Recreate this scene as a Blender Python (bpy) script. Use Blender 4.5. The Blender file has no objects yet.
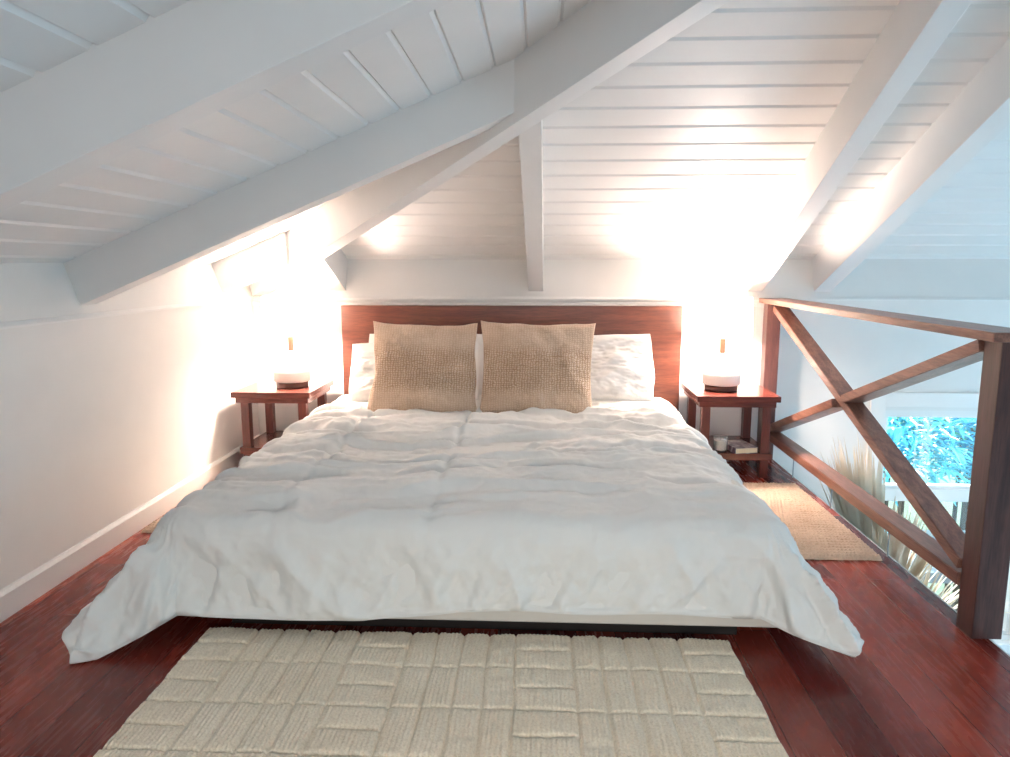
import bpy, bmesh, math, random
import numpy as np
from mathutils import Vector, Matrix
C = bpy.context.scene.collection
random.seed(7)
S = 5/12.0                      # roof pitch

# ---------------------------------------------------------------- materials
def new_mat(name, rough=.5, spec=.5):
    m = bpy.data.materials.new(name); m.use_nodes = True
    nt = m.node_tree; b = nt.nodes['Principled BSDF']
    b.inputs['Roughness'].default_value = rough
    b.inputs['Specular IOR Level'].default_value = spec
    return m, nt, b
def N(nt, t, **kw):
    n = nt.nodes.new(t)
    for k, v in kw.items():
        if k in n.inputs: n.inputs[k].default_value = v
        else: setattr(n, k, v)
    return n
def coords(nt, scale=(1,1,1), rot=(0,0,0), kind='Object'):
    tc = N(nt, 'ShaderNodeTexCoord'); mp = N(nt, 'ShaderNodeMapping')
    mp.inputs['Scale'].default_value = scale; mp.inputs['Rotation'].default_value = rot
    nt.links.new(tc.outputs[kind], mp.inputs['Vector']); return mp.outputs['Vector']
def ramp(nt, fac, stops):
    r = N(nt, 'ShaderNodeValToRGB'); e = r.color_ramp.elements
    e[0].position, e[0].color = stops[0][0], (*stops[0][1], 1)
    e[1].position, e[1].color = stops[-1][0], (*stops[-1][1], 1)
    for p, c in stops[1:-1]:
        x = e.new(p); x.color = (*c, 1)
    nt.links.new(fac, r.inputs['Fac']); return r.outputs['Color']
def bump(nt, b, h, strength=.3, dist=.01, prev=None):
    n = N(nt, 'ShaderNodeBump'); n.inputs['Strength'].default_value = strength; n.inputs['Distance'].default_value = dist
    nt.links.new(h, n.inputs['Height'])
    if prev is not None: nt.links.new(prev, n.inputs['Normal'])
    nt.links.new(n.outputs['Normal'], b.inputs['Normal']); return n.outputs['Normal']
def mix(nt, a, b, fac, mode='MIX'):
    m = N(nt, 'ShaderNodeMix', data_type='RGBA', blend_type=mode)
    for sock, v in ((m.inputs[6], a), (m.inputs[7], b), (m.inputs[0], fac)):
        if hasattr(v, 'links'): nt.links.new(v, sock)
        else: sock.default_value = v if not isinstance(v, tuple) else (*v, 1)
    return m.outputs[2]

def paint(name, col, rough=.45, var=.03, bs=.05):
    m, nt, b = new_mat(name, rough, .35)
    v = coords(nt)
    n = N(nt, 'ShaderNodeTexNoise', Scale=6.0, Detail=4.0); nt.links.new(v, n.inputs['Vector'])
    c = ramp(nt, n.outputs['Fac'], [(.3, tuple(x*(1-var) for x in col)), (.7, col)])
    nt.links.new(c, b.inputs['Base Color'])
    n2 = N(nt, 'ShaderNodeTexNoise', Scale=120.0, Detail=3.0); nt.links.new(v, n2.inputs['Vector'])
    bump(nt, b, n2.outputs['Fac'], bs, .002)
    return m
def wood(name, dark, light, axis='X', rough=.35, scale=1.0, spec=.5):
    m, nt, b = new_mat(name, rough, spec)
    sc = {'X': (1.2, 14, 14), 'Y': (14, 1.2, 14), 'Z': (14, 14, 1.2)}[axis]
    v = coords(nt, tuple(s*scale for s in sc))
    n = N(nt, 'ShaderNodeTexNoise', Scale=2.2, Detail=7.0, Distortion=.6); nt.links.new(v, n.inputs['Vector'])
    v2 = coords(nt, tuple(s*scale*5 for s in sc))
    n2 = N(nt, 'ShaderNodeTexNoise', Scale=3.0, Detail=3.0); nt.links.new(v2, n2.inputs['Vector'])
    c = ramp(nt, n.outputs['Fac'], [(.3, dark), (.5, tuple((a+b_)/2 for a, b_ in zip(dark, light))), (.72, light)])
    c2 = ramp(nt, n2.outputs['Fac'], [(.35, (.72,.72,.72)), (.6, (1,1,1))])
    nt.links.new(mix(nt, c, c2, 1.0, 'MULTIPLY'), b.inputs['Base Color'])
    bump(nt, b, n2.outputs['Fac'], .12, .002)
    return m

M_wall = paint('wall_paint', (.80,.785,.76), .5)
M_ceil = paint('ceiling_paint', (.82,.81,.79), .4)
M_beam = paint('beam_paint', (.80,.79,.775), .4)
M_trim = paint('trim_paint', (.84,.83,.81), .35)
M_head = wood('headboard_wood', (.066,.018,.010), (.15,.047,.027), 'X', .38)
M_ns = wood('nightstand_wood', (.075,.014,.010), (.145,.034,.023), 'X', .24)
M_nsleg = wood('nightstand_leg_wood', (.07,.013,.010), (.13,.030,.021), 'Z', .3)
M_rail = wood('railing_wood', (.15,.060,.042), (.36,.175,.125), 'Y', .35)
M_post = wood('post_wood_shaded', (.05,.019,.017), (.11,.044,.036), 'Z', .4)  # same wood as the rails, darkened to carry the posts' unlit faces
M_black = wood('shade_black', (.008,.006,.006), (.02,.014,.012), 'X', .5)  # near-black that paints in the shade under the bed; also the wick

# cherry plank floor, planks run along Y
def floor_mat():
    m, nt, b = new_mat('cherry_floor', .2, .32)
    v = coords(nt, (1,1,1), (0,0,math.radians(90)))
    br = N(nt, 'ShaderNodeTexBrick'); nt.links.new(v, br.inputs['Vector'])
    br.offset = .37; br.inputs['Scale'].default_value = 1.0
    br.inputs['Brick Width'].default_value = 1.15; br.inputs['Row Height'].default_value = .128
    br.inputs['Mortar Size'].default_value = .0012; br.inputs['Mortar Smooth'].default_value = .2
    br.inputs['Bias'].default_value = -.1
    br.inputs['Color1'].default_value = (.10,.010,.009,1); br.inputs['Color2'].default_value = (.33,.060,.036,1)
    br.inputs['Mortar'].default_value = (.035,.010,.008,1)
    v2 = coords(nt, (30, 3.2, 1))
    n = N(nt, 'ShaderNodeTexNoise', Scale=2.0, Detail=4.0, Distortion=.5); nt.links.new(v2, n.inputs['Vector'])
    g = ramp(nt, n.outputs['Fac'], [(.3, (.90,.87,.87)), (.62, (1.04,1.04,1.04))])
    c = mix(nt, br.outputs['Color'], g, 1.0, 'MULTIPLY')
    v3 = coords(nt, (1.5,.5,1))
    n3 = N(nt, 'ShaderNodeTexNoise', Scale=3.0, Detail=3.0); nt.links.new(v3, n3.inputs['Vector'])
    g3 = ramp(nt, n3.outputs['Fac'], [(.35, (.85,.8,.8)), (.65, (1.1,1.1,1.1))])
    nt.links.new(mix(nt, c, g3, 1.0, 'MULTIPLY'), b.inputs['Base Color'])
    r = ramp(nt, n.outputs['Fac'], [(.3, (.2,.2,.2)), (.7, (.32,.32,.32))])
    nt.links.new(r, b.inputs['Roughness'])
    inv = N(nt, 'ShaderNodeMath', operation='SUBTRACT'); inv.inputs[0].default_value = 1
    nt.links.new(br.outputs['Fac'], inv.inputs[1])
    p = bump(nt, b, inv.outputs[0], .4, .002)
    bump(nt, b, n.outputs['Fac'], .02, .001, p)
    return m
M_floor = floor_mat()

def cloth_mat(name, col, var=.04, weave=900., bs=.15, sheen=.2, rough=.9):
    m, nt, b = new_mat(name, rough, .15)
    b.inputs['Sheen Weight'].default_value = sheen
    v = coords(nt)
    n = N(nt, 'ShaderNodeTexNoise', Scale=4.0, Detail=4.0); nt.links.new(v, n.inputs['Vector'])
    nt.links.new(ramp(nt, n.outputs['Fac'], [(.3, tuple(x*(1-var) for x in col)), (.7, col)]), b.inputs['Base Color'])
    w = N(nt, 'ShaderNodeTexNoise', Scale=weave, Detail=2.0); nt.links.new(v, w.inputs['Vector'])
    n4 = N(nt, 'ShaderNodeTexNoise', Scale=45.0, Detail=4.0); nt.links.new(v, n4.inputs['Vector'])
    p = bump(nt, b, w.outputs['Fac'], bs, .001)
    bump(nt, b, n4.outputs['Fac'], .12, .006, p)
    return m
M_duvet = cloth_mat('duvet_linen', (.80,.79,.76))
M_pillow = cloth_mat('white_pillow_linen', (.83,.81,.78))
M_matt = cloth_mat('mattress_fabric', (.72,.68,.62))
def knit_mat():
    m, nt, b = new_mat('beige_knit', .95, .1); b.inputs['Sheen Weight'].default_value = .3
    tc = N(nt, 'ShaderNodeTexCoord')
    def wav(ax, sc, dist):
        w = N(nt, 'ShaderNodeTexWave', bands_direction=ax, Scale=sc, Distortion=dist, Detail=2.0)
        w.inputs['Detail Scale'].default_value = 1.5
        nt.links.new(tc.outputs['Object'], w.inputs['Vector']); return w.outputs['Fac']
    wx = wav('X', 22., 4.5); wz = wav('Y', 30., 6.)
    mu = N(nt, 'ShaderNodeMath', operation='MULTIPLY'); nt.links.new(wx, mu.inputs[0]); nt.links.new(wz, mu.inputs[1])
    # the looser openwork band across the middle
    sp = N(nt, 'ShaderNodeSeparateXYZ'); nt.links.new(tc.outputs['Object'], sp.inputs[0])
    ab = N(nt, 'ShaderNodeMath', operation='ABSOLUTE'); nt.links.new(sp.outputs['Y'], ab.inputs[0])
    mr = N(nt, 'ShaderNodeMapRange'); mr.inputs[1].default_value = .14; mr.inputs[2].default_value = .09; nt.links.new(ab.outputs[0], mr.inputs[0])
    n = N(nt, 'ShaderNodeTexNoise', Scale=9.0, Detail=4.0); nt.links.new(tc.outputs['Object'], n.inputs['Vector'])
    base = ramp(nt, n.outputs['Fac'], [(.3, (.56,.41,.30)), (.7, (.68,.52,.40))])
    holes = ramp(nt, mu.outputs[0], [(.02, (.66,.59,.50)), (.3, (1.02,1.02,1.02))])
    fac = N(nt, 'ShaderNodeMapRange'); fac.inputs[3].default_value = .35; fac.inputs[4].default_value = 1.0
    nt.links.new(mr.outputs[0], fac.inputs[0])
    nt.links.new(mix(nt, base, holes, fac.outputs[0], 'MULTIPLY'), b.inputs['Base Color'])
    hm = N(nt, 'ShaderNodeMath', operation='MULTIPLY'); nt.links.new(mu.outputs[0], hm.inputs[0]); nt.links.new(fac.outputs[0], hm.inputs[1])
    bump(nt, b, hm.outputs[0], .7, .006)
    return m
M_knit = knit_mat()
def fleece_mat(name, a, c, sc=160., bs=.5):
    m, nt, b = new_mat(name, .95, .05); b.inputs['Sheen Weight'].default_value = .25
    v = coords(nt)
    n = N(nt, 'ShaderNodeTexNoise', Scale=5.0, Detail=5.0); nt.links.new(v, n.inputs['Vector'])
    n2 = N(nt, 'ShaderNodeTexNoise', Scale=sc, Detail=3.0); nt.links.new(v, n2.inputs['Vector'])
    col = ramp(nt, n.outputs['Fac'], [(.3, a), (.7, c)])
    c2 = ramp(nt, n2.outputs['Fac'], [(.3, (.84,.81,.77)), (.6, (1.03,1.03,1.03))])
    nt.links.new(mix(nt, col, c2, 1.0, 'MULTIPLY'), b.inputs['Base Color'])
    bump(nt, b, n2.outputs['Fac'], bs, .006)
    return m
M_rug = fleece_mat('ivory_pile', (.84,.71,.545), (.90,.785,.63))
M_jute = fleece_mat('jute_weave', (.60,.43,.31), (.76,.59,.45), 130., .7)

M_cer, nt_, b_ = new_mat('lamp_ceramic', .3, .5); b_.inputs['Base Color'].default_value = (.80,.76,.70,1)
n_ = N(nt_, 'ShaderNodeTexNoise', Scale=90.0, Detail=3.0); nt_.links.new(coords(nt_), n_.inputs['Vector']); bump(nt_, b_, n_.outputs['Fac'], .08, .002)
M_stem = wood('lamp_stem_wood', (.12,.04,.02), (.22,.085,.045), 'Z', .45)
M_ring = wood('lamp_foot_wood', (.07,.022,.012), (.15,.055,.03), 'X', .4)
M_shade = bpy.data.materials.new('lamp_shade_linen'); M_shade.use_nodes = True
nt_ = M_shade.node_tree; nt_.nodes.clear()
o_ = nt_.nodes.new('ShaderNodeOutputMaterial'); d_ = nt_.nodes.new('ShaderNodeBsdfDiffuse'); t_ = nt_.nodes.new('ShaderNodeBsdfTranslucent'); x_ = nt_.nodes.new('ShaderNodeMixShader')
d_.inputs[0].default_value = (.86,.82,.76,1); t_.inputs[0].default_value = (.95,.91,.85,1); x_.inputs[0].default_value = .72
w_ = N(nt_, 'ShaderNodeTexNoise', Scale=400.0); nt_.links.new(coords(nt_), w_.inputs['Vector'])
bb_ = N(nt_, 'ShaderNodeBump'); bb_.inputs['Strength'].default_value = .1; nt_.links.new(w_.outputs['Fac'], bb_.inputs['Height']); nt_.links.new(bb_.outputs[0], d_.inputs['Normal'])
nt_.links.new(d_.outputs[0], x_.inputs[1]); nt_.links.new(t_.outputs[0], x_.inputs[2]); nt_.links.new(x_.outputs[0], o_.inputs[0])
M_bulb = bpy.data.materials.new('bulb_glow'); M_bulb.use_nodes = True
b_ = M_bulb.node_tree.nodes['Principled BSDF']; b_.inputs['Base Color'].default_value = (1,.9,.75,1)
b_.inputs['Emission Color'].default_value = (1,.76,.5,1); b_.inputs['Emission Strength'].default_value = 14
M_brass, _, b_ = new_mat('lamp_metal', .35); b_.inputs['Base Color'].default_value = (.55,.42,.26,1); b_.inputs['Metallic'].default_value = 1

M_glass = bpy.data.materials.new('window_glass'); M_glass.use_nodes = True
nt_ = M_glass.node_tree; nt_.nodes.clear()
o_ = nt_.nodes.new('ShaderNodeOutputMaterial'); tr_ = nt_.nodes.new('ShaderNodeBsdfTransparent'); gl_ = nt_.nodes.new('ShaderNodeBsdfGlossy'); mx_ = nt_.nodes.new('ShaderNodeMixShader')
gl_.inputs['Roughness'].default_value = .02; mx_.inputs[0].default_value = .05
nt_.links.new(tr_.outputs[0], mx_.inputs[1]); nt_.links.new(gl_.outputs[0], mx_.inputs[2]); nt_.links.new(mx_.outputs[0], o_.inputs[0])
def leaf_mat(name, a, c):
    m, nt, b = new_mat(name, .35, .5)
    n = N(nt, 'ShaderNodeTexNoise', Scale=3.5, Detail=4.0); nt.links.new(coords(nt), n.inputs['Vector'])
    col = ramp(nt, n.outputs['Fac'], [(.35, a), (.65, c)])
    nt.links.new(col, b.inputs['Base Color'])
    b.inputs['Subsurface Weight'].default_value = 0
    t = N(nt, 'ShaderNodeBsdfTranslucent'); nt.links.new(col, t.inputs[0])
    x = N(nt, 'ShaderNodeMixShader'); x.inputs[0].default_value = .35
    out = [q for q in nt.nodes if q.type == 'OUTPUT_MATERIAL'][0]
    nt.links.new(b.outputs[0], x.inputs[1]); nt.links.new(t.outputs[0], x.inputs[2]); nt.links.new(x.outputs[0], out.inputs[0])
    return m
M_leafb = leaf_mat('blue_cast_leaf', (.06,.32,.50), (.25,.72,.78))  # blue cast of the daylight put into the leaf colour
M_leafg = leaf_mat('green_leaf', (.10,.40,.22), (.35,.75,.35))
M_bark = wood('shrub_bark', (.05,.035,.025), (.14,.10,.07), 'Z', .8)
M_palm = leaf_mat('dried_palm', (.66,.55,.42), (.86,.78,.66))
M_vase = paint('vase_clay', (.45,.36,.28), .6, .15, .2)
M_deck = paint('deck_grey', (.30,.33,.35), .6, .1)
M_ground = paint('garden_soil', (.06,.09,.05), .9, .3, .4)
M_lfloor = paint('lower_floor_tile', (.55,.57,.58), .3, .06)
M_wax = paint('candle_wax', (.78,.74,.66), .4)
M_cup, _, b_ = new_mat('candle_glass', .06); b_.inputs['Base Color'].default_value = (.95,.95,.93,1); b_.inputs['Transmission Weight'].default_value = .85; b_.inputs['IOR'].default_value = 1.3
M_pages = paint('book_pages', (.68,.55,.36), .8, .1, .2)
def cover_mat():
    m, nt, b = new_mat('book_cover', .35)
    v = coords(nt, (14, 22, 14))
    n = N(nt, 'ShaderNodeTexNoise', Scale=1.0, Detail=4.0, Distortion=1.0); nt.links.new(v, n.inputs['Vector'])
    nt.links.new(ramp(nt, n.outputs['Fac'], [(.36, (.075,.045,.07)), (.5, (.20,.14,.17)), (.6, (.50,.46,.44)), (.7, (.16,.09,.12))]), b.inputs['Base Color'])
    return m
M_cover = cover_mat()
M_bracket, _, b_ = new_mat('bracket_metal', .35); b_.inputs['Base Color'].default_value = (.35,.36,.37,1); b_.inputs['Metallic'].default_value = .8

# ---------------------------------------------------------------- helpers
def mesh_obj(name, verts, faces, mat, parent=None, smooth=False, recalc=False, uvs=None):
    me = bpy.data.meshes.new(name); me.from_pydata([tuple(map(float, v)) for v in verts], [], faces); me.update()
    if recalc:
        bm = bmesh.new(); bm.from_mesh(me); bmesh.ops.recalc_face_normals(bm, faces=bm.faces); bm.to_mesh(me); bm.free()
    if smooth: me.polygons.foreach_set('use_smooth', [True]*len(me.polygons))
    o = bpy.data.objects.new(name, me); C.objects.link(o)
    if mat: me.materials.append(mat)
    if parent: o.parent = parent
    return o
def bm_obj(name, bm, mat, parent=None, smooth=False):
    me = bpy.data.meshes.new(name); bm.to_mesh(me); bm.free()
    if smooth: me.polygons.foreach_set('use_smooth', [True]*len(me.polygons))
    o = bpy.data.objects.new(name, me); C.objects.link(o); me.materials.append(mat)
    if parent: o.parent = parent
    return o
def add_box(bm, x0, x1, y0, y1, z0, z1, bev=0., seg=2):
    r = bmesh.ops.create_cube(bm, size=1)
    for v in r['verts']:
        v.co.x = x0 if v.co.x < 0 else x1; v.co.y = y0 if v.co.y < 0 else y1; v.co.z = z0 if v.co.z < 0 else z1
    if bev > 0:
        es = list({e for v in r['verts'] for e in v.link_edges})
        bmesh.ops.bevel(bm, geom=es, offset=bev, segments=seg, profile=.7, affect='EDGES')
def box(name, d, mat, parent=None, bev=.003):
    bm = bmesh.new(); add_box(bm, *d, bev); return bm_obj(name, bm, mat, parent)
def add_lathe(bm, prof, cx, cy, n=48):
    rings = []
    for r, z in prof:
        rings.append([bm.verts.new((cx+r*math.cos(2*math.pi*k/n), cy+r*math.sin(2*math.pi*k/n), z)) for k in range(n)])
    for a, b in zip(rings, rings[1:]):
        for k in range(n): bm.faces.new((a[k], a[(k+1) % n], b[(k+1) % n], b[k]))
    return rings
def lathe(name, prof, cx, cy, mat, parent=None, cap=True, n=48):
    bm = bmesh.new(); rg = add_lathe(bm, prof, cx, cy, n)
    if cap:
        bm.faces.new(list(reversed(rg[0]))); bm.faces.new(rg[-1])
    bmesh.ops.recalc_face_normals(bm, faces=bm.faces)
    o = bm_obj(name, bm, mat, parent, False)
    for p in o.data.polygons: p.use_smooth = len(p.vertices) == 4
    m = o.modifiers.new('es', 'EDGE_SPLIT'); m.split_angle = math.radians(40)
    return o
def tag(o, label=None, cat=None, group=None, kind=None):
    if label: o['label'] = label
    if cat: o['category'] = cat
    if group: o['group'] = group
    if kind: o['kind'] = kind
    return o
def structure(o): o['kind'] = 'structure'; return o
def empty(name, loc=(0,0,0), rz=0.):
    o = bpy.data.objects.new(name, None); o.location = loc; o.rotation_euler = (0,0,rz); o.empty_display_size = .1; C.objects.link(o); return o
def copy_tree(o, parent=None):
    c = o.copy(); C.objects.link(c); c.parent = parent
    for ch in list(o.children): copy_tree(ch, c)
    return c

# smooth value noise for numpy arrays
_rng = np.random.RandomState(11); _tab = _rng.rand(256, 256)
def vn(x, y):
    xi = np.floor(x).astype(int); yi = np.floor(y).astype(int); fx = x-xi; fy = y-yi
    fx = fx*fx*fx*(fx*(fx*6-15)+10); fy = fy*fy*fy*(fy*(fy*6-15)+10)
    a = _tab[xi & 255, yi & 255]; b = _tab[(xi+1) & 255, yi & 255]; c = _tab[xi & 255, (yi+1) & 255]; d = _tab[(xi+1) & 255, (yi+1) & 255]
    return ((a*(1-fx)+b*fx)*(1-fy)+(c*(1-fx)+d*fx)*fy)*2-1
def fbm(x, y, o=4):
    s = 0; a = 1.; t = 0
    for k in range(o):
        s = s+a*vn(x*2**k+17.3*k, y*2**k+5.1*k); t += a; a *= .5
    return s/t
def grid_faces(nx, ny, off=0, flip=False):
    i = np.arange(nx-1)[None, :]+np.arange(ny-1)[:, None]*nx+off
    q = np.stack([i, i+1, i+nx+1, i+nx], -1).reshape(-1, 4)
    if flip: q = q[:, ::-1]
    return q
def np_mesh(name, V, F, mat, parent=None, smooth=True):
    me = bpy.data.meshes.new(name); V = np.ascontiguousarray(V, dtype=np.float32); F = np.ascontiguousarray(F, dtype=np.int32)
    me.vertices.add(len(V)); me.vertices.foreach_set('co', V.ravel())
    me.loops.add(F.size); me.loops.foreach_set('vertex_index', F.ravel())
    me.polygons.add(len(F)); me.polygons.foreach_set('loop_start', np.arange(0, F.size, F.shape[1], dtype=np.int32))
    me.polygons.foreach_set('loop_total', np.full(len(F), F.shape[1], dtype=np.int32))
    me.polygons.foreach_set('use_smooth', np.full(len(F), smooth, dtype=bool))
    me.update(calc_edges=True); me.validate()
    o = bpy.data.objects.new(name, me); C.objects.link(o); me.materials.append(mat)
    if parent: o.parent = parent
    return o
def np_normals(P):
    du = np.gradient(P, axis=1); dv = np.gradient(P, axis=0)
    n = np.cross(du, dv); return n/np.maximum(np.linalg.norm(n, axis=-1, keepdims=True), 1e-9)

# ---------------------------------------------------------------- the setting
XL, YB = -1.84, 4.60            # wall faces
XR = 4.73                       # right wall of the stair void
XE = 1.465                      # loft floor edge
Y0 = -1.6
ZL = -2.45                      # lower floor
structure(box('floor', (XL-.15, XE, Y0, YB, -.22, 0), M_floor, bev=0))
structure(box('floor_lower', (XL-.15, XR+.15, Y0, YB+.1, ZL-.2, ZL), M_lfloor, bev=0))
# pale fascia closing the loft's edge
structure(box('trim_1', (XE+.001, XE+.022, Y0, YB, -.25, -.012), M_trim, bev=.002))

# knee walls: vertical face to 1.0, then a frieze leaning out at right angles to the roof boards
def prism(name, prof, a0, a1, axis, mat):
    n = len(prof); v = []
    for a in (a0, a1):
        for p, z in prof: v.append((p, a, z) if axis == 'Y' else (a, p, z))
    f = [tuple(range(n)), tuple(range(n, 2*n))]+[(i, (i+1) % n, n+(i+1) % n, n+i) for i in range(n)]
    return mesh_obj(name, v, f, mat, recalc=True)
zt = 1.002
structure(prism('wall_left', [(XL, ZL), (XL, zt), (XL-.085, 1.25), (XL-.22, 1.25), (XL-.22, ZL)], Y0, YB+.2, 'Y', M_wall))
# back wall: loft part, right part beyond the railing with window opening
WX0, WX1, WZ0, WZ1 = 2.17, 3.16, -1.25, .30
bm = bmesh.new()
def pr(bm, prof, x0, x1):
    n = len(prof); a = [bm.verts.new((x0, p, z)) for p, z in prof]; b = [bm.verts.new((x1, p, z)) for p, z in prof]
    bm.faces.new(a); bm.faces.new(b)
    for i in range(n): bm.faces.new((a[i], a[(i+1) % n], b[(i+1) % n], b[i]))
full = lambda z0: [(YB, z0), (YB, zt), (YB+.085, 1.25), (YB+.22, 1.25), (YB+.22, z0)]
pr(bm, full(ZL), XL-.1, WX0); pr(bm, full(WZ1), WX0, WX1); pr(bm, full(ZL), WX1, XR+.2)
pr(bm, [(YB, ZL), (YB, WZ0), (YB+.22, WZ0), (YB+.22, ZL)], WX0, WX1)
bmesh.ops.recalc_face_normals(bm, faces=bm.faces)
structure(bm_obj('wall_back', bm, M_wall))
# right wall of the void, with a tall window opening the daylight comes through
bm = bmesh.new()
RW = (.2, 4.0, -1.9, .75)
add_box(bm, XR, XR+.2, Y0, RW[0], ZL, 1.25); add_box(bm, XR, XR+.2, RW[1], YB+.2, ZL, 1.25)
add_box(bm, XR, XR+.2, RW[0], RW[1], ZL, RW[2]); add_box(bm, XR, XR+.2, RW[0], RW[1], RW[3], 1.25)
structure(bm_obj('wall_right', bm, M_wall))
# wall behind the camera with an unseen opening added for the fill light
FW = (-.7, 1.3, .6, 1.6)
bm = bmesh.new()
def fpoly(bm, pts):
    a = [bm.verts.new((x, Y0, z)) for x, z in pts]; b = [bm.verts.new((x, Y0-.2, z)) for x, z in pts]
    bm.faces.new(a); bm.faces.new(b)
    for i in range(len(pts)): j = (i+1) % len(pts); bm.faces.new((a[i], a[j], b[j], b[i]))
zc = lambda x: min(2.023+S*x, 2.023+S*(2.8-x))+.02
fpoly(bm, [(XL-.2, ZL), (FW[0], ZL), (FW[0], zc(FW[0])), (XL-.2, zc(XL-.2))])
fpoly(bm, [(FW[1], ZL), (XR+.2, ZL), (XR+.2, zc(XR+.2)), (1.4, zc(1.4)), (FW[1], zc(FW[1]))])
fpoly(bm, [(FW[0], ZL), (FW[1], ZL), (FW[1], FW[2]), (FW[0], FW[2])])
fpoly(bm, [(FW[0], FW[3]), (FW[1], FW[3]), (FW[1], zc(FW[1])), (FW[0], zc(FW[0]))])
bmesh.ops.recalc_face_normals(bm, faces=bm.faces)
structure(bm_obj('wall_front', bm, M_wall))
# thin ledge moulding capping both knee walls
structure(prism('trim_2', [(XL-.012, .985), (XL+.014, .985), (XL+.014, .993), (XL+.006, 1.006), (XL-.012, 1.006)], Y0, YB, 'Y', M_trim))
structure(prism('trim_3', [(YB+.012, .985), (YB-.014, .985), (YB-.014, .993), (YB-.006, 1.006), (YB+.012, 1.006)], XL+.014, XR, 'X', M_trim))
structure(prism('trim_4', [(YB, .945), (YB-.012, .945), (YB-.012, .968), (YB, .972)], XL+.001, XE, 'X', M_trim))
# baseboards
structure(prism('baseboard_left', [(XL, 0), (XL+.018, 0), (XL+.018, .085), (XL+.008, .098), (XL, .1)], Y0, YB, 'Y', M_trim))
structure(prism('baseboard_back', [(YB, 0), (YB-.018, 0), (YB-.018, .085), (YB-.008, .098), (YB, .1)], XL+.018, 1.33, 'X', M_trim))

# boarded hip ceiling (real V grooves)
def ceil_geo():
    V, F = [], []
    zl = lambda x: 2.005+S*x
    def strips(fn, a0, a1, step, phase):
        prof = []; g, d = .0095, .011
        k = math.floor((a0-phase)/step); prof.append((a0, 0))
        while True:
            c = phase+k*step; k += 1
            if c-g <= a0: continue
            if c+g >= a1: break
            prof += [(c-g, 0), (c, d), (c+g, 0)]
        prof.append((a1, 0)); fn(prof)
    def left(prof):
        for (a, da), (b, db) in zip(prof, prof[1:]):
            i = len(V)
            V.extend([(a, Y0, zl(a)+da), (b, Y0, zl(b)+db), (b, 2.845-b, zl(b)+db), (a, 2.845-a, zl(a)+da)]); F.append((i, i+3, i+2, i+1))
    def right(prof):
        m = 2.80
        for (a, da), (b, db) in zip(prof, prof[1:]):
            i = len(V)
            V.extend([(m-a, Y0, zl(a)+da), (m-b, Y0, zl(b)+db), (m-b, 2.845-b, zl(b)+db), (m-a, 2.845-a, zl(a)+da)]); F.append((i, i+1, i+2, i+3))
    def back(prof):
        zb = lambda y: 3.1906-S*y
        for (a, da), (b, db) in zip(prof, prof[1:]):
            i = len(V)
            V.extend([(2.845-a, a, zb(a)+da), (a-.045, a, zb(a)+da), (b-.045, b, zb(b)+db), (2.845-b, b, zb(b)+db)]); F.append((i, i+3, i+2, i+1))
    strips(left, -2.02, 1.40, .12, -.297)
    strips(right, -2.02, 1.40, .12, -.297)
    strips(back, 1.445, 4.80, .128, 2.698)
    return V, F
V, F = ceil_geo()
structure(mesh_obj('ceiling', V, F, M_ceil))

# rafters: bottom centre line from P0 to P1, plumb depth h, width w
def beam(name, P0, P1, w=.10, h=.23, side=None):
    P0, P1 = Vector(P0), Vector(P1); d = (P1-P0); dh = Vector((d.x, d.y, 0)).normalized(); s = Vector((-dh.y, dh.x, 0))*w/2
    up = Vector((0, 0, h)); cut = dh*(-.085*h/.23)
    v = []
    for P, c in ((P0, cut), (P1, Vector())):
        v += [P-s, P+s, P+s+up+c, P-s+up+c]
    bm = bmesh.new(); vs = [bm.verts.new(x) for x in v]
    for f in ((0,1,2,3), (4,5,6,7), (0,1,5,4), (1,2,6,5), (2,3,7,6), (3,0,4,7)): bm.faces.new([vs[i] for i in f])
    bmesh.ops.recalc_face_normals(bm, faces=bm.faces)
    bmesh.ops.bevel(bm, geom=list(bm.edges), offset=.0035, segments=2, profile=.7, affect='EDGES')
    return bm_obj(name, bm, M_beam)
zL = lambda x: 1.813+S*x          # soffit plane, left slope
zB = lambda y: 2.963-S*y          # soffit plane, back slope
beams = []
def raf(P0, P1, label, w=.10):
    o = beam('roof_beam', P0, P1, w); tag(o, label, 'beam', 'white roof beams'); beams.append(o); return o
xe = XL-.03; ye = YB+.03
raf((xe, 1.546, zL(xe)), (1.40, 1.546, zL(1.40)), 'wide white roof beam crossing the top left corner, nearest the camera', .092)
raf((xe, 2.92, zL(xe)), (-.065, 2.92, zL(-.065)), 'white roof beam over the left wall, second nearest, meeting the diagonal hip beam', .11)
raf((xe, 4.25, zL(xe)), (-1.47, 4.25, zL(-1.47)), 'short white roof beam above the left nightstand lamp, butting the diagonal beam', .11)
hp0 = (-1.81, 4.638); hp1 = (1.42, 1.408)
o = beam('hip_beam', (hp0[0], hp0[1], zL(hp0[0])-.055), (hp1[0], hp1[1], zL(hp1[0])-.055), .092, .36)
tag(o, 'long white diagonal hip beam rising from the corner above the left lamp', 'beam')
raf((-1.285, ye, zB(ye)), (-1.285, 4.12, zB(4.12)), 'stub of white roof beam ending on the back wall above the headboard\'s left corner', .10)
raf((-.025, ye, zB(ye)), (-.045, 2.86, zB(2.86)), 'short upright-looking white roof beam above the middle of the headboard', .092)
raf((1.335, ye, zB(ye)), (1.20, 1.62, zB(1.62)), 'white roof beam above the right nightstand lamp, left of the pair at right', .09)
raf((1.745, ye, zB(ye)), (1.71, 1.72, zB(1.72)), 'rightmost white roof beam, with its far side lit blue', .10)

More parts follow.
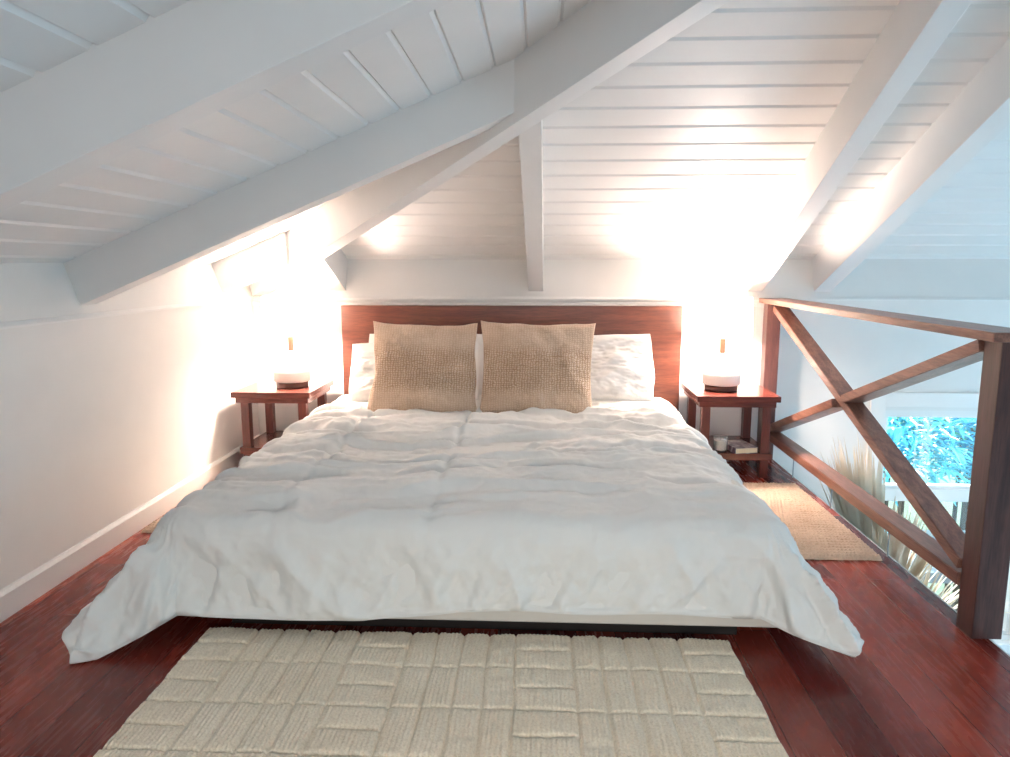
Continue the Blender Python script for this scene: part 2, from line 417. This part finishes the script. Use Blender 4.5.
# ---------------------------------------------------------------- window in the lower back wall + what stands outside
win = empty('window_1', (0,0,0)); win['kind'] = 'structure'
def frame_bars(name, x0, x1, z0, z1, w, ya, yb, mat, parent):
    bm = bmesh.new()
    add_box(bm, x0, x0+w, ya, yb, z0, z1, .003); add_box(bm, x1-w, x1, ya, yb, z0, z1, .003)
    add_box(bm, x0+w, x1-w, ya, yb, z1-w, z1, .003); add_box(bm, x0+w, x1-w, ya, yb, z0, z0+w, .003)
    return bm_obj(name, bm, mat, parent)
frame_bars('window_casing', WX0-.09, WX1+.09, WZ0-.09, WZ1+.115, .09, YB-.02, YB, M_trim, win)
frame_bars('window_frame', WX0, WX1, WZ0, WZ1, .035, YB+.04, YB+.12, M_trim, win)
box('window_bar', (WX0+.035, WX1-.035, YB+.05, YB+.11, -.29, -.225), M_trim, win)
frame_bars('upper_sash', WX0+.035, WX1-.035, -.225, WZ1-.035, .022, YB+.06, YB+.10, M_trim, win)
frame_bars('lower_sash', WX0+.035, WX1-.035, WZ0+.035, -.29, .022, YB+.06, YB+.10, M_trim, win)
mesh_obj('window_pane', [(WX0+.04, YB+.08, -.22), (WX1-.04, YB+.08, -.22), (WX1-.04, YB+.08, WZ1-.04), (WX0+.04, YB+.08, WZ1-.04)], [(0,1,2,3)], M_glass, win)
mesh_obj('window_pane', [(WX0+.04, YB+.08, WZ0+.04), (WX1-.04, YB+.08, WZ0+.04), (WX1-.04, YB+.08, -.30), (WX0+.04, YB+.08, -.30)], [(0,1,2,3)], M_glass, win)
win2 = empty('window_2', (0,0,0)); win2['kind'] = 'structure'
bm = bmesh.new()
for y in (RW[0], 1.45, 2.7, RW[1]-.06): add_box(bm, XR+.04, XR+.12, y, y+.06, RW[2], RW[3], .003)
add_box(bm, XR+.041, XR+.119, RW[0], RW[1], RW[2], RW[2]+.06, .003); add_box(bm, XR+.041, XR+.119, RW[0], RW[1], RW[3]-.06, RW[3], .003)
bm_obj('window_frame', bm, M_trim, win2)
mesh_obj('window_pane', [(XR+.08, RW[0], RW[2]), (XR+.08, RW[1], RW[2]), (XR+.08, RW[1], RW[3]), (XR+.08, RW[0], RW[3])], [(0,1,2,3)], M_glass, win2)

structure(mesh_obj('ground', [(-6, YB+.3, -2.6), (14, YB+.3, -2.6), (14, 30, -2.6), (-6, 30, -2.6)], [(0,1,2,3)], M_ground))
tag(box('deck_ledge', (1.6, 6.5, YB+.3, YB+1.15, -.98, -.90), M_deck, bev=.01), 'grey deck ledge just outside the lower window', 'ledge')

def strap_leaf(verts, faces, base, dirv, L, w, droop, seg=5):
    side = dirv.cross(Vector((0,0,1)))
    if side.length < .01: side = Vector((1,0,0))
    side.normalize(); p = base.copy(); d = dirv.normalized(); i0 = len(verts)
    for k in range(seg+1):
        t = k/seg; ww = w*math.sin(math.pi*min(.98, .12+t*.86))*.5
        verts.append(tuple(p-side*ww)); verts.append(tuple(p+Vector((0,0,-ww*.5)))); verts.append(tuple(p+side*ww))
        p = p+d*(L/seg); d = (d+Vector((0,0,-droop/seg))).normalized()
    for k in range(seg):
        a = i0+k*3; faces.append((a, a+1, a+4, a+3)); faces.append((a+1, a+2, a+5, a+4))
def shrub(name, c, r, n, mat, label, lw=.035, L0=.22):
    rt = empty(name, (c[0], c[1], -2.6)); tag(rt, label, 'shrub', 'shrubs outside the lower window')
    vs, fs = [], []; top = c[2]+2.6
    for _ in range(n):
        a = random.uniform(0, 2*math.pi); b = random.uniform(-.6, 1.); q = random.random()**.4
        p = Vector((math.cos(a)*r[0]*q*math.sqrt(1-b*b*.5), math.sin(a)*r[1]*q*math.sqrt(1-b*b*.5), top+b*r[2]*q))
        dv = Vector((math.cos(a)+random.gauss(0,.5), math.sin(a)+random.gauss(0,.5), random.uniform(-.2,1.1)))
        strap_leaf(vs, fs, p, dv.normalized(), random.uniform(.6,1.3)*L0, random.uniform(.7,1.3)*lw, random.uniform(.3,1.6))
    mesh_obj('foliage', vs, fs, mat, rt, smooth=True)
    bm = bmesh.new()
    for k in range(5):
        a = k*1.26; add_lathe(bm, [(.03, 0), (.022, top*.5), (.012, top)], math.cos(a)*.12, math.sin(a)*.12, 8)
    bm_obj('stem', bm, M_bark, rt)
    return rt
shrub('leafy_shrub', (3.10, 6.35, -.35), (.80,.5,.62), 1500, M_leafb, 'strap-leaved shrub tinted daylight blue, filling the middle of the lower window')
shrub('leafy_shrub', (4.25, 7.1, .05), (1.0,.6,.75), 1500, M_leafg, 'bright green bush in the upper right of the lower window', .05, .2)
shrub('leafy_shrub', (2.35, 5.85, -1.25), (.5,.4,.5), 650, M_leafb, 'low plant with leaves tinted daylight blue at the bottom left of the lower window')

# dried palm arrangement on the lower floor
dp = empty('dried_palm_arrangement', (1.98, 4.15, ZL)); tag(dp, 'dried beige fan palm leaves beyond the railing, against the back wall', 'dried plant')
lathe('vase', [(.10, 0), (.16, .08), (.19, .3), (.16, .55), (.09, .7), (.075, .78), (.10, .84), (.088, .835), (.07, .78)], 0, 0, M_vase, dp)
def palm_plume(base, ang, lean, L, spread, n, droop):
    # dried leaf: many narrow blades spraying from one stalk tip
    vs, fs = [], []
    for k in range(n):
        t = (k+.5)/n*2-1; th = ang+t*spread+random.gauss(0, .03)
        d = Vector((math.sin(th), -lean*random.uniform(.2, 1.), math.cos(th)))
        strap_leaf(vs, fs, Vector(base)+Vector((random.gauss(0,.01), random.gauss(0,.012), random.uniform(-.03,.03))), d.normalized(), L*random.uniform(.78, 1.02)*(1-.15*t*t), random.uniform(.026, .046), droop*random.uniform(.2, 1.), 9)
    return vs, fs
for base, ang, lean, L, sp, n, dr in (((.03, .10, 1.62), -.22, .12, 1.10, .20, 90, .25), ((.10, .02, 1.50), .05, .3, .85, .30, 80, .5), ((.18, -.05, 1.40), .30, .5, .70, .42, 70, .9)):
    v, f = palm_plume(base, ang, lean, L, sp, n, dr)
    pf = mesh_obj('palm_leaf', v, f, M_palm, dp, smooth=True)
    bm = bmesh.new(); add_lathe(bm, [(.008, .0), (.007, 1.0)], 0, 0, 8)
    P0 = Vector((base[0]*.2, base[1]*.2, .6)); P1 = Vector(base)
    d = P1-P0; q = d.to_track_quat('Z', 'Y')
    for vv in bm.verts: vv.co = P0+q @ Vector((vv.co.x, vv.co.y, vv.co.z*(d.length+.05)))
    bm_obj('stalk', bm, M_palm, pf)

# ---------------------------------------------------------------- railing
rl = empty('railing', (1.44, 3.4, 0)); tag(rl, 'reddish brown wooden railing with a large X brace along the loft edge', 'railing')
def rbox(name, d, mat, bev=.004): 
    x0, x1, y0, y1, z0, z1 = d
    return box(name, (x0-1.44, x1-1.44, y0-3.4, y1-3.4, z0, z1), mat, rl, bev)
rbox('post', (1.41, 1.505, 2.275, 2.367, 0, .972), M_post)
rbox('post', (1.376, 1.458, 4.475, 4.555, 0, .972), M_post)
rbox('top_rail', (1.352, 1.515, 2.225, 4.585, .973, 1.003), M_rail, .006)
def slat(name, ya, za, yb, zb_, th=.04, x0=1.400, x1=1.488):
    P0, P1 = Vector((0, ya-3.4, za)), Vector((0, yb-3.4, zb_)); d = (P1-P0).normalized(); n = Vector((0, -d.z, d.y))*th/2
    v = []
    for P in (P0, P1):
        for x in (x0-1.44, x1-1.44):
            for s in (-1, 1): v.append(Vector((x, P.y, P.z))+n*s)
    bm = bmesh.new(); vs = [bm.verts.new(p) for p in v]
    for f in ((0,1,3,2), (4,5,7,6), (0,1,5,4), (2,3,7,6), (0,2,6,4), (1,3,7,5)): bm.faces.new([vs[i] for i in f])
    bmesh.ops.recalc_face_normals(bm, faces=bm.faces)
    bmesh.ops.bevel(bm, geom=list(bm.edges), offset=.003, segments=2, affect='EDGES')
    return bm_obj(name, bm, M_rail, rl)
slat('bottom_rail', 2.367, .165, 4.46, .165, .045)
slat('brace', 2.374, .215, 4.455, .945, .042, 1.402, 1.486)
# second diagonal is cut in two where it meets the first
def lerp(a, b, t): return a+(b-a)*t
A, B = (2.374, .950), (4.455, .205)
slat('brace', A[0], A[1], lerp(A[0], B[0], .488), lerp(A[1], B[1], .488), .042)
slat('brace', lerp(A[0], B[0], .536), lerp(A[1], B[1], .536), B[0], B[1], .042)
for y in (2.95, 3.55, 4.1):
    rbox('bracket', (1.452, 1.457, y, y+.006, -.01, .145), M_bracket, .001)

# ---------------------------------------------------------------- bed
BX0, BX1, BY0, BY1 = -1.155, .775, 2.235, 4.47
bed = empty('bed', ((BX0+BX1)/2, 3.45, 0)); tag(bed, 'low double bed with dark wooden headboard and pale mattress under the duvet', 'bed')
bc = (BX0+BX1)/2
def bbox(name, d, mat, bev=.004, seg=2):
    x0, x1, y0, y1, z0, z1 = d; bm = bmesh.new(); add_box(bm, x0-bc, x1-bc, y0-3.45, y1-3.45, z0, z1, bev, seg)
    return bm_obj(name, bm, mat, bed)
bbox('headboard', (-1.235, .868, 4.48, 4.54, .05, .955), M_head, .005)
bbox('base', (BX0-.01, BX1+.01, BY0-.02, 4.479, .052, .2), M_matt, .012, 3)
bbox('mattress', (BX0, BX1, BY0, 4.475, .201, .385), M_matt, .05, 4)
bbox('shade_plinth', (BX0+.12, BX1-.12, BY0+.03, 4.40, 0, .051), M_black, .003)  # near-black block set forward, stands in for shade in the gap

# duvet: sheet laid over the mattress, corners spilling onto the floor
def duvet():
    nx, ny = 430, 340; r = .115
    x0, x1, y0, y1 = BX0+.0, BX1-.085, BY0+.05, 4.36
    al, ar, b = .445, .42, .352
    U = np.linspace(x0-al, x1+ar, nx)[None, :].repeat(ny, 0); V = np.linspace(y0-b, y1, ny)[:, None].repeat(nx, 1)
    # rounded sheet corners, hem a little longer toward the two corners
    fx = np.where(U < x0, (x0-U)/al, np.where(U > x1, (U-x1)/ar, 0)); fy = np.clip((y0-V)/b, 0, 1)
    ku = np.sqrt(1-.42*fy**2*fx**2/2*1.3); kv = np.sqrt(1-.30*fy**2*fx**2)
    U = np.where(U < x0, x0-(x0-U)*ku, np.where(U > x1, x1+(U-x1)*ku, U)); 
    ext = np.where(U < x0, .40, .19)*np.clip(fx, 0, 1)**1.3
    V = np.where(V < y0, y0-(y0-V)*kv*(1+ext), V)
    V = V-np.where(V < y0, (y0-V)/b, 0)*.035*np.clip((-.25-U)/.3, 0, 1)
    # wavy hem
    sv = (y1-V)/(y1-(y0-b)); V = V-.012*sv**6*fbm(U*2.2+3, U*0+1.5, 2)*1.5
    cu = np.clip(U, x0, x1); cv = np.maximum(V, y0)
    du, dv = U-cu, V-cv; rho = np.hypot(du, dv)+1e-9; th = np.arctan2(np.abs(dv), np.abs(du))      # 0 side .. pi/2 front
    cor = np.sin(2*th)*np.clip(rho/.2, 0, 1)
    flare = np.radians(24)*np.cos(th)**2+np.radians(7)*np.sin(th)**2+np.radians(25)*cor**1.5
    # profile: arc to (90-flare), straight, then along the floor
    ztop = .418; arc = r*(np.pi/2-flare)
    s = np.minimum(rho, arc); ang = s/r
    out = r*np.sin(ang); drop = r*(1-np.cos(ang))
    rest = np.maximum(rho-arc, 0)
    slope = np.pi/2-flare
    avail = (ztop-.022-r*(1-np.cos(slope)))/np.sin(slope)
    st = np.minimum(rest, avail); fl = np.maximum(rest-avail, 0)
    out = out+st*np.cos(slope)+fl*.95; drop = drop+st*np.sin(slope)
    X = cu+du/rho*out; Y = cv+dv/rho*out; Z = ztop-drop
    # crown: sides of the top sag a little
    e = np.minimum(np.minimum(U-x0, x1-U), V-y0); Z = Z-.018*np.exp(-np.maximum(e, 0)/.10)*(rho < 1)
    P = np.stack([X, Y, Z], -1)
    n = np_normals(P)
    dn = np.clip((drop)/.2, 0, 1); dn = dn*dn*(3-2*dn)           # 0 on top, 1 hanging
    w1 = fbm(U*1.3+9, V*1.3, 3)
    # cross ripples on the top, strongest toward the pillows
    rip = (.24-np.abs(vn(U*2.0+w1*1.2, V*10.5+w1*2.2)))*.014+vn(U*3.4+20, V*21+w1*3)*.0055
    seams = 0
    for su in (-.86, -.36):
        sd = np.abs(U+.03*w1-su); seams = seams-.012*np.exp(-(sd/.016)**2)
        rip = rip*(1+.6*np.exp(-(sd/.10)**2))
    rip = rip+seams*.45+fbm(U*7, V*9, 4)*.006
    rip = rip*np.clip(.35+(V-2.2)/1.3, .35, 1)*np.clip((4.15-V)/.3, .25, 1)
    # hanging cloth: long soft creases running down with a slant
    side = np.where(np.abs(dv) > np.abs(du), 1., 0.)
    t = np.where(side > 0, U, V)
    lng = np.where(side > 0, V, np.abs(U-bc))
    cre = vn(t*9+lng*3.5+w1*2, lng*2.2+4)*.011+vn(t*21-lng*7+w1*3, lng*4+9)*.0055+fbm(U*9+4, V*9, 4)*.008
    cre = cre+(-np.abs(vn(t*6+lng*5+w1*2.5+7, lng*1.8)))*.010
    # radial pleats at the corners
    pl = np.sin(th*17+w1*2.5+rho*5)*.016*cor*np.clip((rho-.12)/.3, 0, 1)+vn(th*14, rho*9)*.012*cor
    fine = fbm(U*16+w1*2, V*16, 3)*.006-np.abs(vn(t*13-lng*9+w1*3, lng*5+3))*.013*dn-np.abs(vn(t*24+lng*12+w1*2, lng*6+8))*.007*dn
    h = 3.4*rip*(1-dn)+2.8*cre*dn*(1-.4*cor)+1.2*pl+fine
    thick = .036*(1+.25*w1)+.022*cor
    gi = np.arange(nx)[None, :]*np.ones((ny, 1)); gj = np.arange(ny)[:, None]*np.ones((1, nx))
    ed = np.minimum(np.minimum(gi, nx-1-gi), gj)*.0067; ed = np.minimum(ed, (ny-1-gj)*.0067+.03)
    tk = thick*np.sqrt(np.clip(1-(1-np.clip(ed/.035, 0, 1))**2, 0, 1))
    hs = np.clip(ed/.02, .2, 1)
    top = P+n*((tk*.5+h*hs)[..., None]); bot = P-n*((tk*.5)[..., None]); 
    # nothing goes through the floor
    top[..., 2] = np.maximum(top[..., 2], .012+tk*.6); bot[..., 2] = np.maximum(bot[..., 2], .006)
    N_ = nx*ny
    Vv = np.concatenate([top.reshape(-1, 3), bot.reshape(-1, 3)])
    F1 = grid_faces(nx, ny); F2 = grid_faces(nx, ny, N_, True)
    per = np.concatenate([np.arange(nx), np.arange(1, ny)*nx+nx-1, (ny-1)*nx+np.arange(nx-2, -1, -1), np.arange(ny-2, 0, -1)*nx])
    p2 = np.roll(per, -1); F3 = np.stack([per, per+N_, p2+N_, p2], -1)
    return Vv, np.concatenate([F1, F2, F3])
Vd, Fd = duvet()
dv_ = np_mesh('duvet', Vd, Fd, M_duvet)
tag(dv_, 'rumpled white duvet over the bed with corners trailing on the floor', 'duvet')

# pillows (local: X width, Y height, Z thickness)
def pillow_mesh(w, h, t, seed, pinch=.05, wr=.003, knit=False, taper=0., rnd=0., nx=150, ny=130):
    s = np.linspace(-1, 1, nx)[None, :].repeat(ny, 0); q = np.linspace(-1, 1, ny)[:, None].repeat(nx, 1)
    # corners stand out, sides draw in
    X = s*w/2*(1-pinch*(1-q*q))*(1-taper*q); Y = q*h/2*(1-pinch*(1-s*s))
    k = np.sqrt(1-rnd*s*s*q*q); X = X*k; Y = Y*k; X = X+.012*fbm(q*1.6+seed, s*0+seed, 2)*np.abs(s)**3; Y = Y+.014*fbm(s*1.7+seed*2, q*0+seed, 3)*np.abs(q)**3
    prof = np.clip((1-np.abs(s)**2.6), 0, 1)**.55*np.clip((1-np.abs(q)**2.6), 0, 1)**.55
    d = fbm(s*2+seed*3, q*2, 4)*.25*prof*t
    edge = np.maximum(np.abs(s), np.abs(q))
    wrk = wr*fbm(s*5+seed, q*5+s*2, 3)*prof*2.2+wr*vn(np.arctan2(q, s)*7+seed*5, edge*2)*edge*prof*3
    if knit:
        band = np.exp(-(q/.38)**4)
        wrk = wrk+.0022*band*np.sin(q*h/2*2*np.pi/.026+1.5*fbm(s*3, q*3, 2))*prof
    f = prof*t/2+d+wrk+.002; bk = prof*t/2-d*.3+.002
    A = np.stack([X, Y, f], -1).reshape(-1, 3); B_ = np.stack([X, Y, -bk], -1).reshape(-1, 3)
    per = np.concatenate([np.arange(nx), np.arange(1, ny)*nx+nx-1, (ny-1)*nx+np.arange(nx-2, -1, -1), np.arange(ny-2, 0, -1)*nx])
    p2 = np.roll(per, -1); N_ = nx*ny
    return np.concatenate([A, B_]), np.concatenate([grid_faces(nx, ny), grid_faces(nx, ny, N_, True), np.stack([per, per+N_, p2+N_, p2], -1)])
def pillow(name, mat, w, h, t, seed, loc, tilt, roll, yaw, label, cat, group=None, **kw):
    Vp, Fp = pillow_mesh(w, h, t, seed, **kw)
    o = np_mesh(name, Vp, Fp, mat)
    # face (+Z) looks toward the camera (-Y), leaning back by tilt
    R = Matrix.Rotation(yaw, 4, 'Z') @ Matrix.Rotation(math.pi/2-tilt, 4, 'X') @ Matrix.Rotation(roll, 4, 'Z')
    o.matrix_world = Matrix.Translation(loc) @ R
    tag(o, label, cat, group); return o
r_ = math.radians
pillow('throw_cushion', M_knit, .60, .55, .17, 3.1, (-.630, 3.915, .628), r_(17), r_(-1.5), r_(2), 'beige woven cushion, the left of two in front of the headboard', 'cushion', 'beige woven cushions', pinch=.075, wr=.004, knit=True, taper=.035)
pillow('throw_cushion', M_knit, .63, .56, .18, 8.4, (-.014, 3.905, .630), r_(15), r_(-.5), r_(-2), 'beige woven cushion, the right of two, beside the bare white pillow', 'cushion', 'beige woven cushions', pinch=.075, wr=.004, knit=True)
pillow('pillow', M_pillow, .80, .39, .20, 5.7, (-.735, 4.20, .580), r_(24), r_(1), r_(4), 'white pillow behind the left woven cushion, front one of its pair', 'pillow', 'white bed pillows', pinch=.06, rnd=.14, wr=.0022)
pillow('pillow', M_pillow, .78, .44, .14, 6.9, (-.69, 4.355, .590), r_(15), r_(0), 0, 'white pillow against the headboard at left, only its top corner showing', 'pillow', 'white bed pillows', pinch=.05, rnd=.16)
pillow('pillow', M_pillow, .82, .44, .20, 9.3, (.275, 4.24, .60), r_(22), r_(2.5), r_(-2), 'white pillow showing to the right of the right woven cushion', 'pillow', 'white bed pillows', pinch=.06, rnd=.14, wr=.0022)

# ---------------------------------------------------------------- nightstands
def nightstand(cx, cy, label):
    w, d = .462, .50
    rt = empty('nightstand', (cx, cy, 0)); tag(rt, label, 'nightstand', 'pair of wooden nightstands')
    bm = bmesh.new(); add_box(bm, -w/2, w/2, -d/2, d/2, .445, .478, .003); bm_obj('top', bm, M_ns, rt)
    bm = bmesh.new()
    add_box(bm, -w/2+.018, w/2-.018, -d/2+.02, -d/2+.038, .412, .4445, .002); add_box(bm, -w/2+.018, w/2-.018, d/2-.038, d/2-.02, .412, .4445, .002)
    add_box(bm, -w/2+.018, -w/2+.036, -d/2+.0385, d/2-.0385, .412, .4445, .002); add_box(bm, w/2-.036, w/2-.018, -d/2+.0385, d/2-.0385, .412, .4445, .002)
    bm_obj('apron', bm, M_ns, rt)
    for sx in (-1, 1):
        for sy in (-1, 1):
            bm = bmesh.new(); x = sx*(w/2-.062); y = sy*(d/2-.066)
            add_box(bm, x-.024, x+.024, y-.024, y+.024, 0, .4445, .003); bm_obj('leg', bm, M_nsleg, rt)
    bm = bmesh.new(); add_box(bm, -w/2+.025, w/2-.025, -d/2+.026, d/2-.026, .105, .145, .003); bm_obj('shelf', bm, M_ns, rt)
    return rt
nightstand(1.115, 4.295, 'dark reddish wooden nightstand right of the bed beside the railing')
nightstand(-1.545, 4.295, 'dark reddish wooden nightstand in the left corner beside the wall')

# ---------------------------------------------------------------- lamps
LW = 80
def lamp(cx, cy, z0, label):
    rt = empty('table_lamp', (cx, cy, z0)); tag(rt, label, 'lamp', 'pair of bedside lamps')
    lathe('base_ring', [(.090, .0005), (.094, .004), (.094, .026), (.090, .030)], 0, 0, M_ring, rt)
    lathe('body', [(.094, .031), (.105, .035), (.108, .045), (.108, .092), (.105, .101), (.097, .107), (.078, .113), (.056, .124), (.040, .140), (.029, .162), (.023, .19), (.020, .215)], 0, 0, M_cer, rt)
    lathe('stem', [(.0155, .216), (.0155, .298)], 0, 0, M_stem, rt)
    sk = lathe('socket', [(.012, .299), (.016, .305), (.016, .35), (.013, .355)], 0, 0, M_brass, rt)
    bm = bmesh.new(); bmesh.ops.create_uvsphere(bm, u_segments=24, v_segments=16, radius=.028)
    for v in bm.verts: v.co.z = v.co.z*1.15+.395
    bm_obj('bulb', bm, M_bulb, sk, True)
    bm = bmesh.new()
    rg = add_lathe(bm, [(.160, .318), (.154, .540)], 0, 0, 64)
    bmesh.ops.recalc_face_normals(bm, faces=bm.faces)
    o = bm_obj('lamp_shade', bm, M_shade, rt, True)
    bm = bmesh.new()
    for k in range(3):
        a = k*2.094; ca, sa = math.cos(a), math.sin(a)
        p = [Vector((ca*.012, sa*.012, .352)), Vector((ca*.157, sa*.157, .338))]
        dd = p[1]-p[0]; q = dd.to_track_quat('Z', 'Y'); rr = bmesh.ops.create_cone(bm, segments=8, radius1=.0018, radius2=.0018, depth=dd.length)
        for v in rr['verts']: v.co = (p[0]+p[1])/2+q @ v.co
    bm_obj('shade_carrier', bm, M_brass, o)
    L = bpy.data.lights.new('bulb_light', 'POINT'); L.energy = LW; L.color = (1, .80, .69); L.shadow_soft_size = .075
    lo = bpy.data.objects.new('bulb_light', L); lo.location = (0, 0, .405); lo.parent = rt; C.objects.link(lo)
    return rt
lamp(1.068, 4.275, .479, 'lit table lamp with white ceramic base on the right nightstand')
lamp(-1.49, 4.275, .479, 'lit table lamp with white ceramic base on the left nightstand')

# ---------------------------------------------------------------- things on the right nightstand's shelf
cd = empty('candle', (1.045, 4.135, .146)); tag(cd, 'small cream candle in a clear glass on the right nightstand shelf', 'candle')
lathe('glass', [(.030, .0005), (.038, .004), (.042, .085), (.0395, .085), (.036, .008), (.02, .006)], 0, 0, M_cup, cd)
wx = lathe('wax', [(.010, .0085), (.0345, .0088), (.0375, .062), (.006, .060)], 0, 0, M_wax, cd)
lathe('wick', [(.0012, .0605), (.001, .074)], 0, 0, M_black, wx, n=8)
bk = empty('book', (1.160, 4.165, .146), r_(12)); tag(bk, 'paperback book with dark patterned cover lying on the right nightstand shelf', 'book')
bm = bmesh.new(); add_box(bm, -.066, .064, -.095, .095, .0025, .030, .001); bm_obj('pages', bm, M_pages, bk)
bm = bmesh.new(); add_box(bm, -.068, .066, -.097, .097, .0303, .0325, .0004); add_box(bm, -.068, .066, -.097, .097, .0003, .0022, .0004); add_box(bm, -.0695, -.0675, -.097, .097, .0003, .0325, .0004)
bm_obj('cover', bm, M_cover, bk)

# ---------------------------------------------------------------- rugs
def big_rug():
    x0, x1, y0, y1 = -1.085, .617, .62, 2.20
    nx, ny = 560, 540
    X = np.linspace(x0, x1, nx)[None, :].repeat(ny, 0); Y = np.linspace(y0, y1, ny)[:, None].repeat(nx, 1)
    ws = [.172]+[.0835]*4+[.172]+[.0835]*4+[.172]+[.0835]*4+[.172]; tot = sum(ws); sc = (x1-x0)/tot
    edges = np.cumsum([0]+ws)*sc+x0
    Xw = X+.005*fbm(X*6, Y*6, 2); Yw = Y+.006*fbm(X*6+9, Y*6+4, 2)
    idx = np.clip(np.searchsorted(edges, Xw.ravel(), side='right')-1, 0, len(ws)-1).reshape(X.shape)
    lo = edges[idx]; hi = edges[idx+1]; dx = np.minimum(Xw-lo, hi-Xw)
    row = .205; yy = (y1-Yw) % row; dyr = np.minimum(yy, row-yy)
    isH = np.isin(idx, [0, 5, 10, 15]); y2 = (y1-Yw) % (row/2); dyh = np.minimum(y2, row/2-y2)
    dy = np.where(isH, np.minimum(dyh, dyr), dyr*1.25)
    g = np.minimum(dx, dy); rise = 1-np.exp(-(g/.0055)**1.2)
    ribs = np.sin(Xw*2*np.pi/.0125+2*fbm(X*9, Y*3, 2))*.0016
    Zt = .012+.012*rise+ribs*rise+.0030*fbm(X*34, Y*34, 3)*(.4+.6*rise)+.003*fbm(X*4, Y*4, 2)
    eb = np.minimum(np.minimum(X-x0, x1-X), np.minimum(Y-y0, y1-Y)); Zt = Zt*np.sqrt(np.clip(eb/.012, 0, 1))+.002
    Xo = X+np.where((X-x0 < .02) | (x1-X < .02), .006*fbm(Y*14, X*0, 3), 0); Yo = Y+np.where(y1-Y < .02, .008*fbm(X*16, X*0+3, 3), 0)
    top = np.stack([Xo, Yo, Zt], -1).reshape(-1, 3)
    b = np.array([[x0, y0, .001], [x1, y0, .001], [x1, y1, .001], [x0, y1, .001]])
    return top, grid_faces(nx, ny)
Vr, Fr = big_rug()
tag(np_mesh('rug', Vr, Fr, M_rug), 'large ivory rug with carved block pattern at the foot of the bed', 'rug')
def jute(name, x0, x1, y0, y1, label):
    nx, ny = int((x1-x0)/.004), int((y1-y0)/.004)
    X = np.linspace(x0, x1, nx)[None, :].repeat(ny, 0); Y = np.linspace(y0, y1, ny)[:, None].repeat(nx, 1)
    wv = np.abs(np.sin(Y*np.pi/.030+.8*fbm(X*5, Y*5, 2)))
    kn = np.abs(np.sin(X*np.pi/.016+np.floor(Y/.030)*1.57))
    Z = .008+.009*wv**.6+.005*kn*wv+.002*fbm(X*50, Y*50, 2)
    eb = np.minimum(np.minimum(X-x0, x1-X), np.minimum(Y-y0, y1-Y)); Z = Z*np.sqrt(np.clip(eb/.01, 0, 1))+.002
    Yo = Y+np.where((Y-y0 < .02), .004*fbm(X*30, X*0, 3), 0); Xo = X+np.where((x1-X < .02), .0015*fbm(Y*30, X*0, 3), 0)
    tag(np_mesh(name, np.stack([Xo, Yo, Z], -1).reshape(-1, 3), grid_faces(nx, ny), M_jute), label, 'rug', 'jute bedside rugs')
jute('jute_rug', .80, 1.415, 2.905, 3.93, 'tan jute rug on the floor between the bed and the railing')
jute('jute_rug', -1.80, -1.20, 3.07, 4.02, 'tan jute rug mostly hidden between the bed and the left wall')

# ---------------------------------------------------------------- light
def area(name, loc, rot, sx, sy, e, col, dip=0, spread=180):
    L = bpy.data.lights.new(name, 'AREA'); L.shape = 'RECTANGLE'; L.size = sx; L.size_y = sy; L.energy = e; L.color = col
    o = bpy.data.objects.new(name, L); o.location = loc; o.rotation_euler = (rot[0]+r_(dip), rot[1], rot[2]); L.spread = r_(spread); C.objects.link(o); return o
W = bpy.data.worlds.new('World'); bpy.context.scene.world = W; W.use_nodes = True
bg = W.node_tree.nodes['Background']; bg.inputs[0].default_value = (.45,.80,1.0,1); bg.inputs[1].default_value = 1.0
# daylight through the void's side window, then an added fill light behind the camera
area('window_daylight', (XR-.05, 2.1, -.55), (0, r_(90), 0), 2.4, 3.6, 36, (.32,.63,.92))
area('rear_fill', (.3, Y0-.05, 1.1), (r_(90), 0, 0), 1.9, .9, 11.5, (1,.90,.81), -27, 104)
Ls = bpy.data.lights.new('sun', 'SUN'); Ls.energy = 18; Ls.angle = r_(3); Ls.color = (.82,.94,1)
so = bpy.data.objects.new('sun', Ls); C.objects.link(so); so.rotation_euler = Vector((.15, .72, .66)).to_track_quat('Z', 'Y').to_euler()

# ---------------------------------------------------------------- camera and view
cam = bpy.data.cameras.new('camera'); co = bpy.data.objects.new('camera', cam); C.objects.link(co)
cam.sensor_fit = 'HORIZONTAL'; cam.sensor_width = 36; cam.lens = 727/1010*36; cam.clip_start = .05
pitch = math.atan(113/727); yaw = math.atan(35/727*math.cos(pitch))
co.location = (0, 0, 1.2); co.rotation_euler = (math.pi/2-pitch, 0, yaw)
sc = bpy.context.scene; sc.camera = co
sc.view_settings.view_transform = 'Standard'; sc.view_settings.look = 'None'; sc.view_settings.gamma = 1; sc.view_settings.use_curve_mapping = False
sc.view_settings.exposure = 1.0
